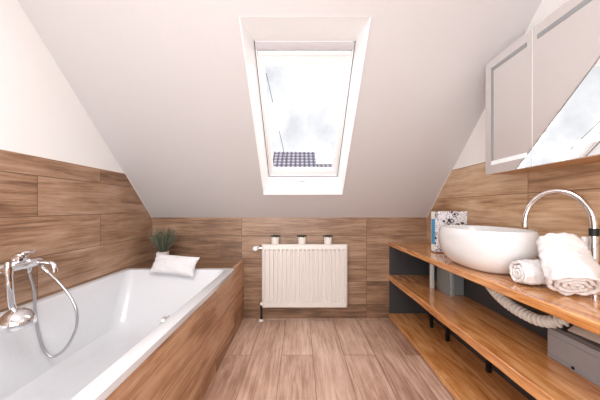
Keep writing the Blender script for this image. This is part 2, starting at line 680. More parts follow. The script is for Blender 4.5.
bm = BM()
box(bm, PX - 0.02, PX, 0.36, YB - 0.001, 0.0, 0.532)
box(bm, PX - 0.02, PX, TB + 0.002, YB - 0.001, 0.532, RIM)
ch('front_panel', bm, M['tile_panel'], sur, smooth=False)
bm = BM()
box(bm, XL + 0.001, PX - 0.0205, TB + 0.003, YB - 0.001, RIM - 0.03, RIM)
box(bm, XL + 0.001, PX - 0.0205, TB + 0.003, TB + 0.02, 0, RIM - 0.03)
ch('ledge', bm, M['tile_ledge'], sur, smooth=False)

TX0, TX1, TY0 = XL + 0.002, PX + 0.004, 0.40
tub = thing('bathtub', 'white built in bathtub along the left wall', 'bathtub', ((TX0 + TX1) / 2, 1.3, 0))
bm = BM()
rg = [rrect(TX0, TX1, TY0, TB, 0.012, 0.534), rrect(TX0, TX1, TY0, TB, 0.012, RIM - 0.006),
      rrect(TX0 + 0.005, TX1 - 0.005, TY0 + 0.005, TB - 0.005, 0.010, RIM)]


def inner(dl, dr, db, df, r, z):
    return rrect(TX0 + dl, TX1 - dr, TY0 + df, TB - db, r, z)


rg.append(inner(0.040, 0.052, 0.045, 0.05, 0.05, RIM + 0.0005))
rg.append(inner(0.047, 0.060, 0.053, 0.058, 0.055, RIM - 0.003))
rg.append(inner(0.052, 0.066, 0.060, 0.066, 0.06, RIM - 0.014))
for t in (0.1, 0.25, 0.4, 0.55, 0.7, 0.82):
    z = RIM - 0.014 - t * 0.42
    rg.append(inner(0.052 + 0.055 * t, 0.066 + 0.055 * t, 0.06 + 0.26 * t, 0.066 + 0.12 * t, 0.06 + 0.05 * t, z))
rg.append(inner(0.125, 0.135, 0.315, 0.20, 0.12, RIM - 0.395))
rg.append(inner(0.15, 0.16, 0.355, 0.235, 0.12, RIM - 0.418))
rg.append(inner(0.20, 0.21, 0.42, 0.30, 0.10, RIM - 0.425))
rings_mesh(bm, rg, cap0=False, cap1=True)
ch('basin', bm, M['acrylic'], tub, angle=28)
bm = BM()
lathe(bm, [(0.030, 0), (0.030, 0.006), (0.024, 0.012), (0.024, 0.03), (0.020, 0.034)], (TX1 - 0.060, 1.235, 0.538), (-1, 0, 0), 28)
ch('overflow_knob', bm, M['chrome'], tub)
bm = BM()
lathe(bm, [(0.035, 0), (0.035, 0.004), (0.028, 0.007), (0.01, 0.009)], (-0.985, 1.235, RIM - 0.425), (0, 0, 1), 28)
ch('drain_plug', bm, M['chrome'], tub)

# bath pillow on the far rim
def pillow_bm(w, h, t, seed):
    bm = BM()
    nx, ny = 28, 18
    top, bot = {}, {}
    for i in range(nx + 1):
        for j in range(ny + 1):
            u, v = 2 * i / nx - 1, 2 * j / ny - 1
            pin = 1 - 0.10 * (1 - abs(u) ** 2) * abs(v) ** 3
            pin2 = 1 - 0.07 * (1 - abs(v) ** 2) * abs(u) ** 3
            x, y = u * w / 2 * pin2, v * h / 2 * pin
            th = t / 2 * (max(0, 1 - abs(u) ** 2.6) ** 0.55) * (max(0, 1 - abs(v) ** 2.6) ** 0.55)
            wr = 0.014 * noise.noise(Vector((u * 2.2 + seed, v * 3.5, seed))) * (1 - min(1, th / t))
            wr += 0.010 * noise.noise(Vector((u * 6 + seed, v * 7, 3))) * min(1, th / t * 3)
            edge = i in (0, nx) or j in (0, ny)
            a = bm.verts.new((x, y, th + wr))
            top[i, j] = a
            bot[i, j] = a if edge else bm.verts.new((x, y, -th * 0.75 + wr))
    for i in range(nx):
        for j in range(ny):
            bm.faces.new((top[i, j], top[i + 1, j], top[i + 1, j + 1], top[i, j + 1]))
            bm.faces.new((bot[i, j], bot[i, j + 1], bot[i + 1, j + 1], bot[i + 1, j]))
    return bm


pil = obj('bath_pillow', pillow_bm(0.36, 0.165, 0.085, 2.0), M['linen'], angle=80)
pil.location = (-0.99, 2.130, 0.612)
pil.rotation_euler = (math.radians(58), math.radians(5), math.radians(-3))
tag(pil, 'small white cushion lying on the far rim of the bathtub', 'pillow')

# potted plant on the ledge
pl = thing('potted_plant', 'grey-green bushy plant in white pot on the ledge behind the bath pillow', 'potted plant', (-1.215, 2.40, RIM))


def pc(name, bm, mat, parent, **kw):
    """child in the parent's own coordinates"""
    return obj(name, bm, mat, parent, **kw)


bm = BM()
lathe(bm, [(0.034, 0), (0.036, 0.002), (0.047, 0.10), (0.049, 0.108), (0.044, 0.108), (0.042, 0.095)], n=28)
pc('pot', bm, M['pot_white'], pl)
bm = BM()
lathe(bm, [(0.0415, 0.088), (0.0415, 0.096), (0.02, 0.099)], n=20)
pc('soil', bm, M['soil'], pl)
bm = BM()
for k in range(190):
    a = random.uniform(0, 2 * PI)
    ln = random.uniform(0.10, 0.23)
    lean = random.uniform(0.03, 0.62)
    r0 = random.uniform(0, 0.03)
    p = Vector((r0 * math.cos(a), r0 * math.sin(a), 0.095))
    d = Vector((math.cos(a) * lean, math.sin(a) * lean, 1)).normalized()
    side = d.cross(Vector((math.sin(a * 3), math.cos(a * 5), 0.2))).normalized()
    pts = []
    for t in range(6):
        f = t / 5
        pts.append((p + d * ln * f + Vector((math.cos(a), math.sin(a), -0.3)) * 0.03 * lean * f * f, 0.0012 + 0.0030 * math.sin(PI * min(1, f * 1.02)) ** 0.8))
    L = [bm.verts.new(q + side * w) for q, w in pts]
    R = [bm.verts.new(q - side * w) for q, w in pts]
    for t in range(5):
        bm.faces.new((L[t], R[t], R[t + 1], L[t + 1]))
    for t in range(2, 6):     # tiny needle leaves up the stem
        for s in range(3):
            q = pts[t][0] - d * 0.012 * s
            v = (side * random.uniform(-1, 1) + d * 0.9 + Vector((random.uniform(-.6, .6), random.uniform(-.6, .6), 0))).normalized() * random.uniform(0.014, 0.026)
            w = v.cross(d).normalized() * 0.0026
            f = [bm.verts.new(q + w), bm.verts.new(q - w), bm.verts.new(q + v)]
            bm.faces.new(f)
pc('foliage', bm, M['leaf'], pl, fix=False)

# ---------------------------------------------------------------- bath mixer, hand shower with hose
MZ = 0.785
MX = XL + 0.07
mix = thing('bath_mixer', 'chrome wall mounted bath mixer above the tub rim on left wall', 'bath tap', (XL, 1.30, MZ))
bm = BM()
lathe(bm, [(0.012, -0.115), (0.020, -0.112), (0.022, -0.10), (0.022, -0.05), (0.026, -0.045), (0.026, 0.045), (0.022, 0.05), (0.022, 0.085), (0.018, 0.09), (0.018, 0.10)], (MX, 1.30, MZ), (0, 1, 0), 28)
ch('body', bm, M['chrome'], mix)
for s in (-0.075, 0.075):
    bm = BM()
    lathe(bm, [(0.034, 0), (0.034, 0.004), (0.028, 0.014), (0.014, 0.018), (0.014, 0.06)], (XL + 0.0005, 1.30 + s, MZ), (1, 0, 0), 28)
    ch('wall_flange', bm, M['chrome'], mix)
bm = BM()
lathe(bm, [(0.023, 0), (0.024, 0.03), (0.022, 0.038), (0.014, 0.043)], (MX, 1.30, MZ + 0.018), (0.15, 0, 1), 28)
box(bm, MX - 0.022, MX + 0.026, 1.272, 1.330, MZ + 0.008, MZ + 0.05, 0.008)
tube(bm, catmull([(MX + 0.008, 1.30, MZ + 0.055), (MX + 0.02, 1.30, MZ + 0.062), (MX + 0.045, 1.305, MZ + 0.066), (MX + 0.065, 1.305, MZ + 0.064)], 5), lambda i, n: 0.009 - 0.003 * i / n, 12)
ch('lever', bm, M['chrome'], mix)
bm = BM()
tube(bm, catmull([(MX, 1.375, MZ), (MX + 0.05, 1.378, MZ - 0.003), (MX + 0.085, 1.38, MZ - 0.012), (MX + 0.095, 1.38, MZ - 0.035)], 6), 0.013, 16)
lathe(bm, [(0.015, 0), (0.015, 0.02), (0.012, 0.022)], (MX + 0.095, 1.38, MZ - 0.052), (0, 0, 1), 20)
ch('spout', bm, M['chrome'], mix)
bm = BM()
lathe(bm, [(0.008, 0), (0.010, 0.012), (0.010, 0.022), (0.006, 0.024)], (MX, 1.345, MZ - 0.044), (0, 0, 1), 20)
ch('hose_outlet', bm, M['chrome'], mix)
# cradle carrying the hand shower
HS = Vector((MX + 0.062, 1.192, MZ + 0.0))
bm = BM()
tube(bm, [(MX, 1.192, MZ), (MX + 0.03, 1.192, MZ), (HS.x - 0.014, HS.y, HS.z)], 0.009, 14)
m = [(0.0135, -0.014), (0.018, -0.014), (0.018, 0.014), (0.0135, 0.014), (0.0135, -0.014)]
lathe(bm, m, HS, (0, 0, 1), 24, cap=False)
ch('shower_cradle', bm, M['chrome'], mix)

hsh = thing('hand_shower', 'chrome hand shower hanging head down from the bath mixer, with metal hose', 'hand shower', (HS.x, HS.y, HS.z))
top = HS + Vector((0, 0, 0.035))
bm = BM()
tube(bm, catmull([top, HS, HS + Vector((0.002, 0.002, -0.07)), HS + Vector((0.005, 0.006, -0.14)), HS + Vector((0.012, 0.012, -0.178))], 6), lambda i, n: 0.0115 + 0.003 * math.sin(PI * i / n), 18)
ch('handle', bm, M['chrome'], hsh)
hd = HS + Vector((0.020, 0.014, -0.180))
bm = BM()
lathe(bm, [(0.012, 0.006), (0.026, 0.003), (0.048, -0.014), (0.061, -0.040), (0.064, -0.062), (0.061, -0.074), (0.050, -0.086), (0.03, -0.090)], hd, (-0.22, 0.1, 1), 36)
ch('shower_head', bm, M['chrome'], hsh)


def ray(px, py, Y):
    return Vector(((px - 300) / 270 * Y, Y, CAM_Z + (208 - py) / 270 * Y))


hose = [Vector((MX, 1.345, MZ - 0.043)), ray(33.5, 290, 1.36), ray(35.5, 312, 1.37), ray(38.5, 332, 1.385), ray(43.5, 348, 1.40), ray(51, 356.5, 1.41), ray(60, 353.5, 1.42), ray(70, 342, 1.425),
        ray(76.5, 326, 1.43), ray(76.5, 311, 1.43), ray(70.5, 297, 1.43), ray(60, 284, 1.43), ray(50, 274, 1.425), ray(43.5, 268.6, 1.42)]
pth = resample(catmull(hose, 16), 0.004)
bm = BM()
tube(bm, pth, lambda i, n: 0.0072 if i % 2 else 0.0062, 12)
ch('shower_hose', bm, M['hose_metal'], hsh)
e0, e1 = pth[-1], pth[-1] + Vector((-0.012, -0.012, 0.006))
bm = BM()
lathe(bm, [(0.006, -0.03), (0.009, -0.02), (0.010, 0.0), (0.010, 0.02)], e0, (pth[-1] - pth[-4]), 18)
tube(bm, [e0 + (pth[-1] - pth[-4]).normalized() * 0.01, Vector((MX + 0.01, 1.402, MZ + 0.0))], 0.008, 14)
ch('hose_connector', bm, M['chrome'], hsh)

# ---------------------------------------------------------------- radiator
RX0, RX1, RZ0, RZ1 = -0.352, 0.438, 0.134, 0.722
RYF, RYB = 2.498, 2.56
rad = thing('radiator', 'white ribbed panel radiator on the back wall under the skylight', 'radiator', ((RX0 + RX1) / 2, YB, 0))
bm = BM()
npitch = 19
pw = (RX1 - RX0 - 0.03) / npitch
pts = [(RX0, RYB - 0.02), (RX0, RYF + 0.012), (RX0 + 0.006, RYF + 0.004), (RX0 + 0.015, RYF + 0.002)]
for k in range(npitch):
    xk = RX0 + 0.015 + pw * k
    pts += [(xk + pw * 0.24, RYF + 0.002), (xk + pw * 0.34, RYF + 0.022), (xk + pw * 0.66, RYF + 0.022), (xk + pw * 0.76, RYF + 0.002)]
pts += [(RX1 - 0.015, RYF + 0.002), (RX1 - 0.006, RYF + 0.004), (RX1, RYF + 0.012), (RX1, RYB - 0.02)]


def flat(f):
    return [(x, y + (RYF + 0.002 - y) * f if RYF < y < RYF + 0.0225 and RX0 + 0.012 < x < RX1 - 0.012 else y) for x, y in pts]


rows = []
for z, f, push in ((RZ0, 1, 0.012), (RZ0 + 0.006, 1, 0.0), (RZ0 + 0.045, 1, 0), (RZ0 + 0.06, 0, 0), (RZ1 - 0.06, 0, 0), (RZ1 - 0.046, 1, 0), (RZ1 - 0.012, 1, 0), (RZ1 - 0.003, 1, 0.006)):
    rows.append([Vector((x, y + (push if y < RYB - 0.03 else 0), z)) for x, y in flat(f)])
rings_mesh(bm, rows, cap0=False, cap1=False, closed=False)
box(bm, RX0 + 0.002, RX1 - 0.002, RYB - 0.022, RYB, RZ0, RZ1 - 0.02)
ch('panel', bm, M['rad_white'], rad, angle=50)
bm = BM()
box(bm, RX0 - 0.002, RX1 + 0.002, RYF + 0.004, RYB + 0.002, RZ1 - 0.010, RZ1, 0.003)
for s in (RX0 - 0.002, RX1 - 0.001):
    box(bm, s, s + 0.003, RYF + 0.012, RYB, RZ0 + 0.02, RZ1 - 0.008)
ch('top_cover', bm, M['rad_white'], rad)
for x in (RX0 + 0.12, RX1 - 0.12):
    bm = BM()
    box(bm, x - 0.015, x + 0.015, RYB, YB - 0.0005, RZ0 + 0.08, RZ1 - 0.08)
    ch('wall_bracket', bm, M['rad_white'], rad)
vz = 0.683
vx = -0.408
bm = BM()
tube(bm, [(RX0 + 0.005, 2.53, vz), (vx + 0.01, 2.53, vz)], 0.008, 14)
lathe(bm, [(0.012, 0), (0.012, 0.02)], (RX0 - 0.022, 2.53, vz), (1, 0, 0), 14)
va = ch('supply_valve', bm, M['chrome'], rad)
bm = BM()
lathe(bm, [(0.018, -0.04), (0.022, -0.036), (0.023, 0.0), (0.024, 0.02), (0.021, 0.034), (0.012, 0.040)], (vx, 2.515, vz), (-0.25, -1, 0.0), 28)
ch('thermostat_knob', bm, M['white_lacquer'], rad)
bm = BM()
lathe(bm, [(0.011, 0), (0.013, 0.006), (0.013, 0.022), (0.009, 0.024)], (RX0 - 0.006, 2.53, 0.168), (0, -1, 0), 18)
tube(bm, [(RX0 + 0.004, 2.53, 0.168), (RX0 - 0.012, 2.53, 0.168)], 0.010, 14)
ch('return_valve', bm, M['white_lacquer'], rad)
bm = BM()
tube(bm, catmull([(RX0 - 0.010, 2.535, 0.168), (RX0 - 0.013, 2.54, 0.13), (RX0 - 0.013, 2.54, 0.07), (RX0 - 0.013, 2.54, 0.0)], 5), 0.009, 14)
ch('pipe', bm, M['dark_metal'], rad)
bm = BM()
lathe(bm, [(0.024, 0.0005), (0.024, 0.006), (0.012, 0.014), (0.0095, 0.016)], (RX0 - 0.013, 2.54, 0), (0, 0, 1), 20)
ch('pipe_collar', bm, M['white_lacquer'], rad)

# three small pots on the radiator
def small_pot(loc, label):
    t = thing('small_pot', label, 'plant pot', loc, group='small pots on the radiator')
    b = BM()
    lathe(b, [(0.032, 0), (0.0345, 0.003), (0.038, 0.066), (0.0385, 0.070), (0.035, 0.070), (0.034, 0.060)], n=28)
    pc('pot', b, M['pot_white'], t)
    b = BM()
    lathe(b, [(0.0335, 0.056), (0.0335, 0.064), (0.015, 0.067)], n=20)
    pc('soil', b, M['soil'], t)
    b = BM()
    for k in range(46):
        a = k * 2.399
        r = 0.034 * math.sqrt(k / 46)
        p = Vector((r * math.cos(a), r * math.sin(a), 0.064))
        d = Vector((math.cos(a) * r * 26, math.sin(a) * r * 26, 1)).normalized()
        s = d.cross(Vector((-math.sin(a), math.cos(a), 0.1))).normalized() * 0.006
        w = d.cross(s).normalized() * 0.006
        ln = 0.020 + 0.006 * math.sin(k * 1.7)
        ring0 = [b.verts.new(p + s), b.verts.new(p + w), b.verts.new(p - s), b.verts.new(p - w)]
        q = p + d * ln * 0.6
        ring1 = [b.verts.new(q + s), b.verts.new(q + w), b.verts.new(q - s), b.verts.new(q - w)]
        tip = b.verts.new(p + d * ln)
        for i in range(4):
            j = (i + 1) % 4
            b.faces.new((ring0[i], ring0[j], ring1[j], ring1[i]))
            b.faces.new((ring1[i], ring1[j], tip))
    pc('succulent', b, M['leaf_dark'], t)
    return t


def dup(root, loc, label):
    r = root.copy()
    COL.objects.link(r)
    r.location = loc
    r['label'] = label
    for c in list(root.children):
        d = c.copy()
        COL.objects.link(d)
        d.parent = r
    return r


pz = RZ1
p0 = small_pot((-0.232, 2.528, pz), 'small white pot with dark green plant on radiator, leftmost of three, nearest the thermostat')
dup(p0, (0.018, 2.528, pz), 'small white pot with dark green plant on radiator, middle of the three')
dup(p0, (0.262, 2.528, pz), 'small white pot with dark green plant on radiator, rightmost of three, nearest the wooden shelves')

# ---------------------------------------------------------------- wooden shelf unit and worktop
FX = 0.846
SY0 = 0.42
CT = 0.7335
shelf_y1 = YB - 0.001
def plank(bm, x0, x1, z0, z1, seed, y1=shelf_y1, amp=0.006):
    """slab with a slightly wavy natural front edge"""
    n = 60
    prof = []
    for i in range(n + 1):
        y = SY0 + (y1 - SY0) * i / n
        w = amp * noise.noise(Vector((y * 2.3, seed, 0))) + amp * 0.4 * noise.noise(Vector((y * 9, seed, 4)))
        c = 0.004
        prof.append([Vector((x1, y, z0)), Vector((x1, y, z1)), Vector((x0 + w + c, y, z1)), Vector((x0 + w, y, z1 - c)), Vector((x0 + w + 0.003, y, (z0 + z1) / 2)), Vector((x0 + w + 0.001, y, z0 + c)), Vector((x0 + w + c, y, z0))])
    return rings_mesh(bm, prof)


unit = thing('shelf_unit', 'open wooden shelf unit with two thick planks below the worktop', 'shelf', (1.03, 1.5, 0))
MS = 0.420
ch('shelf', plank(BM(), FX, XR - 0.012, MS - 0.048, MS, 3.0), M['slab'], unit, angle=30)
ch('shelf', plank(BM(), FX - 0.002, XR - 0.012, 0.020, 0.052, 8.0), M['slab'], unit, angle=30)
for y in (0.6, 1.5, 2.54):
    for x in (FX + 0.05, XR - 0.07):
        bm = BM()
        lathe(bm, [(0.025, 0), (0.025, 0.0195)], (x, y, 0.0), (0, 0, 1), 16)
        ch('foot', bm, M['dark_metal'], unit)
bm = BM()
box(bm, FX + 0.012, XR - 0.013, YB - 0.014, YB - 0.001, 0.052, MS - 0.048)
ch('side_panel', bm, M['dark'], unit, smooth=False)
bm = BM()
box(bm, FX + 0.012, XR - 0.013, YB - 0.014, YB - 0.001, MS, CT - 0.0355)
ch('side_panel', bm, M['dark'], unit, smooth=False)
bm = BM()
box(bm, XR - 0.011, XR - 0.001, SY0, YB - 0.001, 0.02, CT - 0.0355)
ch('back_panel', bm, M['dark'], unit, smooth=False)
bm = BM()
box(bm, FX + 0.02, XR - 0.013, SY0, SY0 + 0.02, 0.052, MS - 0.048)
ch('side_panel', bm, M['dark'], unit, smooth=False)
bm = BM()
box(bm, FX + 0.02, XR - 0.013, SY0, SY0 + 0.02, MS, CT - 0.0355)
ch('side_panel', bm, M['dark'], unit, smooth=False)
o = None
for (x, y, w, d, mat) in ((1.050, 2.15, 0.03, 0.02, 'pale_post'), (1.10, 1.955, 0.03, 0.02, 'grey_post')):
    bm = BM()
    box(bm, x - w / 2, x + w / 2, y - d / 2, y + d / 2, MS, CT - 0.0355, 0.003)
    o = ch('upright', bm, M[mat], unit)
    o['label'] = 'pale grey upright'
for (x, y) in ((1.11, 2.28), (1.12, 2.05), (1.16, 1.66)):
    bm = BM()
    box(bm, x - 0.012, x + 0.012, y - 0.012, y + 0.012, 0.052, MS - 0.048, 0.002)
    o = ch('upright', bm, M['dark_metal'], unit)
    o['label'] = 'black metal upright'

top_o = obj('worktop', plank(BM(), FX, XR - 0.001, CT - 0.0355, CT, 5.0), M['slab'], angle=30, loc=(1.03, 1.5, CT))
tag(top_o, 'long oiled wooden worktop slab carrying the white basin', 'worktop')

# dark box standing between the two pale uprights
bx = thing('dark_storage_box', 'slate grey box on middle shelf between the pale uprights', 'box', (1.15, 2.05, MS))
bm = BM()
box(bm, 1.080, 1.200, 1.975, 2.130, MS + 0.0005, MS + 0.235, 0.004)
ch('box_body', bm, plain('slate_plastic', lin(128, 134, 134), 0.4), bx)
bm = BM()
box(bm, 1.077, 1.202, 1.973, 2.132, MS + 0.236, MS + 0.255, 0.004)
ch('lid', bm, M['dark'], bx)

# grey storage box and paper
GB = dict(x0=1.066, x1=1.200, y0=0.50, y1=1.166)
gbx = thing('storage_box', 'grey plastic storage box with dark lid on the middle shelf below the towels', 'box', (1.13, 0.83, MS))
bm = BM()
box(bm, GB['x0'], GB['x1'], GB['y0'], GB['y1'], MS + 0.0005, MS + 0.128, 0.006)
box(bm, GB['x0'] - 0.003, GB['x0'] + 0.006, GB['y0'] + 0.01, GB['y1'] - 0.01, MS + 0.096, MS + 0.104, 0.002)
box(bm, GB['x0'] - 0.003, GB['x0'] + 0.006, GB['y0'] + 0.01, GB['y1'] - 0.01, MS + 0.016, MS + 0.022, 0.002)
ch('box_body', bm, M['box_grey'], gbx)
bm = BM()
box(bm, GB['x0'] - 0.006, GB['x1'], GB['y0'] - 0.004, GB['y1'] + 0.004, MS + 0.1285, MS + 0.146, 0.004)
ch('lid', bm, M['box_lid'], gbx)
bm = BM()
lathe(bm, [(0.006, 0), (0.006, 0.004), (0.003, 0.006)], (GB['x0'] - 0.003, 1.05, MS + 0.018), (-1, 0, 0), 14)
ch('stud', bm, M['dark_metal'], gbx)
bm = BM()
ang = math.radians(6)
obox(bm, Matrix.Translation((1.100, 1.03, MS + 0.1488 + 0.0150)) @ Matrix.Rotation(ang, 4, 'Z') @ Matrix.Rotation(math.radians(-33), 4, 'Y'), 0.052, 0.11, 0.004, 0.001)
tag(obj('paper_card', bm, M['paper'], loc=(1.1, 1.03, MS + 0.147)), 'pale card lying on the lid of the grey storage box', 'card')

# corrugated waste hose below the basin
dp = catmull([(1.030, 1.50, 0.697), (1.030, 1.498, 0.675), (1.025, 1.46, 0.645), (1.012, 1.38, 0.615), (1.01, 1.29, 0.590), (1.02, 1.20, 0.577), (1.028, 1.14, 0.582), (1.04, 1.095, 0.600), (1.075, 1.06, 0.628), (1.15, 1.045, 0.650), (1.200, 1.04, 0.650)], 14)
dp = resample(dp, 0.0052)
bm = BM()
tube(bm, dp, lambda i, n: (0.0250, 0.0250, 0.0145, 0.0145)[i % 4], 20)
tag(obj('waste_hose', bm, M['corrug'], loc=dp[0]), 'grey corrugated drain hose looping below the worktop under the basin', 'drain hose')

# ---------------------------------------------------------------- vessel basin
def sup(cx, cy, a, b, z, n=48, e=2.5):
    pts = []
    for i in range(n):
        t = 2 * PI * i / n
        c, s = math.cos(t), math.sin(t)
        pts.append(Vector((cx + a * math.copysign(abs(c) ** (2 / e), c), cy + b * math.copysign(abs(s) ** (2 / e), s), z)))
    return pts


BX, BY = 1.018, 1.505
HB = 0.215
bas = thing('washbasin', 'large white oval vessel basin on the wooden worktop', 'washbasin', (BX, BY, CT))
bm = BM()
rg = []
for a_, b_, z_ in ((0.104, 0.180, 0.0005), (0.112, 0.192, 0.004), (0.132, 0.219, 0.018), (0.154, 0.246, 0.045), (0.172, 0.267, 0.080), (0.180, 0.277, 0.120),
                   (0.182, 0.280, 0.150), (0.179, 0.277, 0.185), (0.172, 0.270, 0.208), (0.168, 0.266, HB), (0.162, 0.259, HB), (0.157, 0.254, HB - 0.006),
                   (0.152, 0.246, 0.17), (0.138, 0.226, 0.10), (0.105, 0.176, 0.05), (0.05, 0.08, 0.032)):
    rg.append(sup(BX, BY, a_, b_, CT + z_))
rings_mesh(bm, rg)
ch('bowl', bm, M['ceramic'], bas, angle=60)
bm = BM()
lathe(bm, [(0.03, 0), (0.03, 0.004), (0.02, 0.007)], (BX, BY, CT + 0.0325), (0, 0, 1), 24)
ch('drain_plug', bm, M['chrome'], bas)

# gooseneck tap at the near end of the basin
tx, ty = 1.160, 1.065
tap = thing('basin_tap', 'tall chrome gooseneck tap arching over the white basin', 'tap', (tx, ty, CT))
ox, oy = 1.045, 1.255
az, rz = 0.985, 0.148
path = [Vector((tx, ty, CT + 0.03)), Vector((tx, ty, CT + 0.12)), Vector((tx, ty, az - 0.03))]
for k in range(25):
    a = PI * k / 24
    f = (1 - math.cos(a)) / 2
    path.append(Vector((tx + (ox - tx) * f, ty + (oy - ty) * f, az + rz * math.sin(a))))
path.append(Vector((ox, oy, az + 0.008 - 0.012)))
bm = BM()
tube(bm, path, 0.0115, 18)
ch('spout', bm, M['chrome'], tap)
bm = BM()
lathe(bm, [(0.0135, 0), (0.0135, 0.02)], (ox, oy, az - 0.012), (0, 0, 1), 20)
ch('aerator', bm, M['chrome'], tap)
bm = BM()
lathe(bm, [(0.028, 0.0005), (0.028, 0.006), (0.018, 0.012), (0.017, 0.10), (0.0145, 0.105), (0.0145, 0.215)], (tx, ty, CT), (0, 0, 1), 26)
ch('column', bm, M['chrome'], tap)
bm = BM()
lathe(bm, [(0.0155, 0), (0.0155, 0.03)], (tx, ty, CT + 0.216), (0, 0, 1), 24)
ch('collar', bm, M['dark_metal'], tap)
bm = BM()
tube(bm, [(tx, ty - 0.015, CT + 0.07), (tx - 0.01, ty - 0.05, CT + 0.075), (tx - 0.015, ty - 0.09, CT + 0.09)], 0.006, 12)
ch('lever', bm, M['chrome'], tap)

# slim white bottle by the tap
bt = thing('soap_bottle', 'slim white bottle standing between the basin tap and the towels', 'bottle', (1.180, 1.118, CT))
bm = BM()
lathe(bm, [(0.016, 0.0005), (0.017, 0.004), (0.017, 0.165), (0.015, 0.175), (0.009, 0.18)], n=24)
pc('bottle_body', bm, M['bottle'], bt)
bm = BM()
lathe(bm, [(0.0115, 0.180), (0.0115, 0.205), (0.010, 0.208)], n=20)
pc('cap', bm, M['bottle'], bt)


# ---------------------------------------------------------------- rolled towels
def roll_bm(length, r_out, turns, squash, seed, amp=0.004, taper=1.0):
    """towel rolled round the local z axis, spiral open at both ends"""
    bm = BM()
    steps = int(turns * 36)
    pitch = r_out / (turns + 0.35)
    nl = 30
    rings = []
    for s in range(steps + 1):
        th = 2 * PI * s / 36 + 0.0
        rc = pitch * (0.35 + s / 36) - pitch * 0.5
        rc = max(rc, 0.002)
        ht = pitch * 0.43
        c, sn = math.cos(th), math.sin(th)
        row = []
        loop = []
        for k in range(nl + 1):
            z = length * (k / nl - 0.5)
            f = 1 - 0.05 * abs(2 * k / nl - 1) ** 6
            loop.append(((rc + ht) * f, z))
        hl = length / 2 + 0.004
        loop.append((rc + ht * 0.4, hl))
        loop.append((rc - ht * 0.4, hl))
        for k in range(nl, -1, -1):
            loop.append((rc - ht, length * (k / nl - 0.5)))
        loop.append((rc - ht * 0.4, -hl))
        loop.append((rc + ht * 0.4, -hl))
        for r, z in loop:
            d = amp * noise.noise(Vector((c * 2 + seed, sn * 2, z * 14))) + amp * 0.5 * noise.noise(Vector((c * 6 + seed, sn * 6, z * 45)))
            d += amp * 0.45 * noise.noise(Vector((c * 14 + seed, sn * 14, z * 120)))
            rr = max(0.0005, r + d * (r / r_out)) * (1 + (taper - 1) * (z / length + 0.5))
            zz = z + 0.5 * amp * noise.noise(Vector((c * 3, sn * 3, rc * 60 + seed)))
            row.append(Vector((rr * c, rr * sn * squash, zz)))
        rings.append(row)
    rings_mesh(bm, rings)
    return bm


def place(o, origin, zdir, xhint, spin=0):
    o.matrix_world = frame_mat(origin, zdir, xhint) @ Matrix.Rotation(spin, 4, 'Z')


def settle(o):
    """let the towel down onto the worktop"""
    bpy.context.view_layer.update()
    lo = min((o.matrix_world @ v.co).z for v in o.data.vertices)
    mw = o.matrix_world.copy()
    mw.translation.z += CT + 0.0008 - lo
    o.matrix_world = mw


ta = obj('rolled_towel', roll_bm(0.125, 0.062, 3, 1.0, 1.0, 0.010), M['towel'], angle=180)
place(ta, (0.992, 1.150, CT + 0.064), (1, -0.10, 0.0), (0, 0, 1), 2.2)
settle(ta)
tag(ta, 'smaller white rolled towel lying flat against the basin, partly below the leaning one', 'towel', 'rolled white towels beside the basin')
tb = obj('rolled_towel', roll_bm(0.215, 0.094, 4, 0.72, 5.0, 0.014, 0.80), M['towel'], angle=180)
place(tb, (1.018, 1.035, CT + 0.136), (0.34, 0.66, 0.66), (1, -0.45, 0), 0)
settle(tb)
tag(tb, 'larger white rolled towel leaning up against the basin, spiral end toward the camera', 'towel', 'rolled white towels beside the basin')

# ---------------------------------------------------------------- patterned box at the back of the worktop
Bw0, Bw1, By0, By1 = 1.158, 0, 2.30, 2.37
fb = thing('patterned_box', 'white box printed with black flowers and blue side, behind the basin', 'box', (1.2, 2.33, CT))
fb.location = (1.1, 1.99, CT)
bx0 = (436 - 300) / 270 * 1.96
bx1 = XR - 0.002
# front card
bm = BM()
box(bm, bx0 - 0.006, bx1, 1.956, 1.964, CT + 0.012, CT + 0.302, 0.002)
ch('front_card', bm, M['floral'], fb, smooth=False)
fb_blue = BM()
box(fb_blue, bx0 - 0.004, bx0 + 0.004, 1.9645, 2.022, CT + 0.060, CT + 0.245, 0.002)
q = ch('side_panel', fb_blue, M['blue'], fb, smooth=False)
q['label'] = 'blue side panel'
bm = BM()
box(bm, bx0 - 0.0035, bx0 + 0.0035, 1.9645, 2.021, CT + 0.246, CT + 0.300, 0.002)
box(bm, bx0 - 0.0035, bx0 + 0.0035, 1.9645, 2.021, CT + 0.012, CT + 0.059, 0.002)
box(bm, bx0 - 0.003, bx1, 2.0225, 2.0275, CT + 0.012, CT + 0.30, 0.002)
ch('back_card', bm, M['pot_white'], fb, smooth=False)
bm = BM()
box(bm, bx0 - 0.012, bx1, 1.950, 2.032, CT + 0.0005, CT + 0.0115, 0.003)
ch('base_plate', bm, M['chrome'], fb)

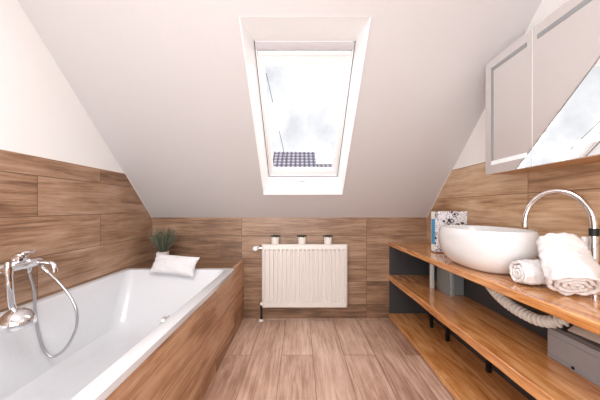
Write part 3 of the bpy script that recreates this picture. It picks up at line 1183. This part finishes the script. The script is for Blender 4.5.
# ---------------------------------------------------------------- mirror cabinet
CX, CZ0, CZ1 = 1.050, 1.249, 1.874
CY1 = 1.530
seams = [1.530, 1.2215, 0.900, 0.585]
cab = thing('mirror_cabinet', 'wide mirrored wall cabinet above the basin on right wall', 'cabinet', (XR, 1.06, CZ0))
bm = BM()
box(bm, CX + 0.020, XR - 0.0005, seams[-1] + 0.002, CY1 - 0.002, CZ0 + 0.002, CZ1 - 0.002, 0.002)
ch('carcass', bm, M['white_lacquer'], cab)
fw = 0.012
for k in range(3):
    y1, y0 = seams[k] - 0.0012, seams[k + 1] + 0.0012
    d = BM()
    box(d, CX + 0.0015, CX + 0.019, y0, y1, CZ0, CZ1, 0.001)
    door = ch('door', d, M['white_lacquer'], cab, smooth=False)
    b = BM()
    box(b, CX, CX + 0.0014, y0 + 0.0008, y1 - 0.0008, CZ0 + 0.0008, CZ1 - 0.0008)
    mo = obj('mirror', b, M['mirror'], door, smooth=False)
    # frosted light strip along top, bottom (and the outer edge of the end doors)
    b = BM()
    s0, s1, ins = CX - 0.0008, CX - 0.0002, 0.046
    ya, yb_ = y0 + (0.026 if k < 2 else 0.05), y1 - (0.046 if k == 0 else 0.026)
    box(b, s0, s1, ya, yb_, CZ1 - ins - 0.022, CZ1 - ins)
    if k == 0:
        box(b, s0, s1, yb_ - 0.018, yb_, CZ0 + ins + 0.0221, CZ1 - ins - 0.022)
    if k == 2:
        box(b, s0, s1, ya, ya + 0.018, CZ0 + ins + 0.0221, CZ1 - ins - 0.022)
    obj('light_strip', b, M['frost'], door, smooth=False)
    b = BM()
    box(b, s0, s1, ya, yb_, CZ0 + ins, CZ0 + ins + 0.022)
    obj('light_strip', b, M['frost_white'], door, smooth=False)
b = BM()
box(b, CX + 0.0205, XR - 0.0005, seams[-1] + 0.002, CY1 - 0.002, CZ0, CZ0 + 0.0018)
ch('bottom_panel', b, M['tan'], cab, smooth=False)  # cabinet underside, bounce light from the wood painted in as tan

# ---------------------------------------------------------------- houses outside the skylight
def house(name, label, x0, x1, y0, eave, ridge, depth, parent_loc):
    t = thing(name, label, 'house', parent_loc)
    b = BM()
    box(b, x0 + 0.15, x1 - 0.15, y0 + 0.3, y0 + depth - 0.3, -6, eave)
    ch('house_wall', b, M['house_wall'], t, smooth=False)
    b = BM()
    ym = y0 + depth / 2
    prof = [(y0, eave - 0.05), (ym, ridge), (y0 + depth, eave - 0.05), (y0 + depth, eave - 0.2), (ym, ridge - 0.15), (y0, eave - 0.2)]
    rings_mesh(b, [[Vector((x0, y, z)) for y, z in prof], [Vector((x1, y, z)) for y, z in prof]])
    ch('roof', b, M['roof'], t, smooth=False)
    return t


house('neighbour_house', 'grey tiled roof of the taller neighbouring house seen through skylight', -2.15, 1.28, 20.0, 4.0, 5.75, 5.0, (-0.4, 22.5, -6))
house('neighbour_house', 'low grey tiled roof to the right of the taller roof, seen through skylight', 1.30, 3.2, 20.0, 3.55, 4.75, 5.0, (2.2, 22.5, -6))

# ---------------------------------------------------------------- light
w = bpy.data.worlds.new('sky')
scene.world = w
w.use_nodes = True
nt = w.node_tree
bg = nt.nodes['Background']
tc = nt.nodes.new('ShaderNodeTexCoord')
nz = nt.nodes.new('ShaderNodeTexNoise')
nz.inputs['Scale'].default_value = 5.0
nz.inputs['Detail'].default_value = 5
nz.inputs['Roughness'].default_value = 0.55
rp = nt.nodes.new('ShaderNodeValToRGB')
rp.color_ramp.elements[0].position = 0.40
rp.color_ramp.elements[0].color = (0.137, 0.139, 0.147, 1)
rp.color_ramp.elements[1].position = 0.66
rp.color_ramp.elements[1].color = (1, 1, 1, 1)
e = rp.color_ramp.elements.new(0.53)
e.color = (0.172, 0.174, 0.178, 1)
nt.links.new(tc.outputs['Generated'], nz.inputs['Vector'])
nt.links.new(nz.outputs[0], rp.inputs[0])
nt.links.new(rp.outputs[0], bg.inputs[0])
bg.inputs['Strength'].default_value = 5.6


def area(name, loc, rot, sx, sy, power, col=(1, 1, 1)):
    l = bpy.data.lights.new(name, 'AREA')
    l.shape = 'RECTANGLE'
    l.size, l.size_y = sx, sy
    l.energy = power
    l.color = col
    o = bpy.data.objects.new(name, l)
    link(o)
    o.location = loc
    o.rotation_euler = rot
    return o


area('ceiling_fill', (-0.3, 0.0, 2.38), (0, 0, 0), 1.2, 1.2, 31, (0.97, 0.98, 1.0))  # added fill lamp overhead, out of view and without a fixture
area('room_fill', (-0.35, -1.2, 1.1), (math.radians(90), 0, math.radians(-6)), 1.5, 1.3, 30, (0.97, 0.98, 1.0))  # added unseen fill behind the camera, standing in for a flash
area('bounce_fill', (-0.25, -0.1, 0.85), (math.radians(135), 0, 0), 0.8, 0.6, 13, (0.97, 0.98, 1.0))  # added unseen fill aimed upward to brighten slope and skylight lining

# ---------------------------------------------------------------- camera
cd = bpy.data.cameras.new('camera')
cd.sensor_width = 36
cd.lens = 270 / 600 * 36
cd.shift_y = 8 / 600
cd.clip_start = 0.02
cam = bpy.data.objects.new('camera', cd)
link(cam)
cam.location = (0, 0, CAM_Z)
cam.rotation_euler = (math.radians(90), 0, 0)
scene.camera = cam
scene.view_settings.view_transform = 'Standard'
scene.view_settings.look = 'None'
scene.view_settings.exposure = 0.12
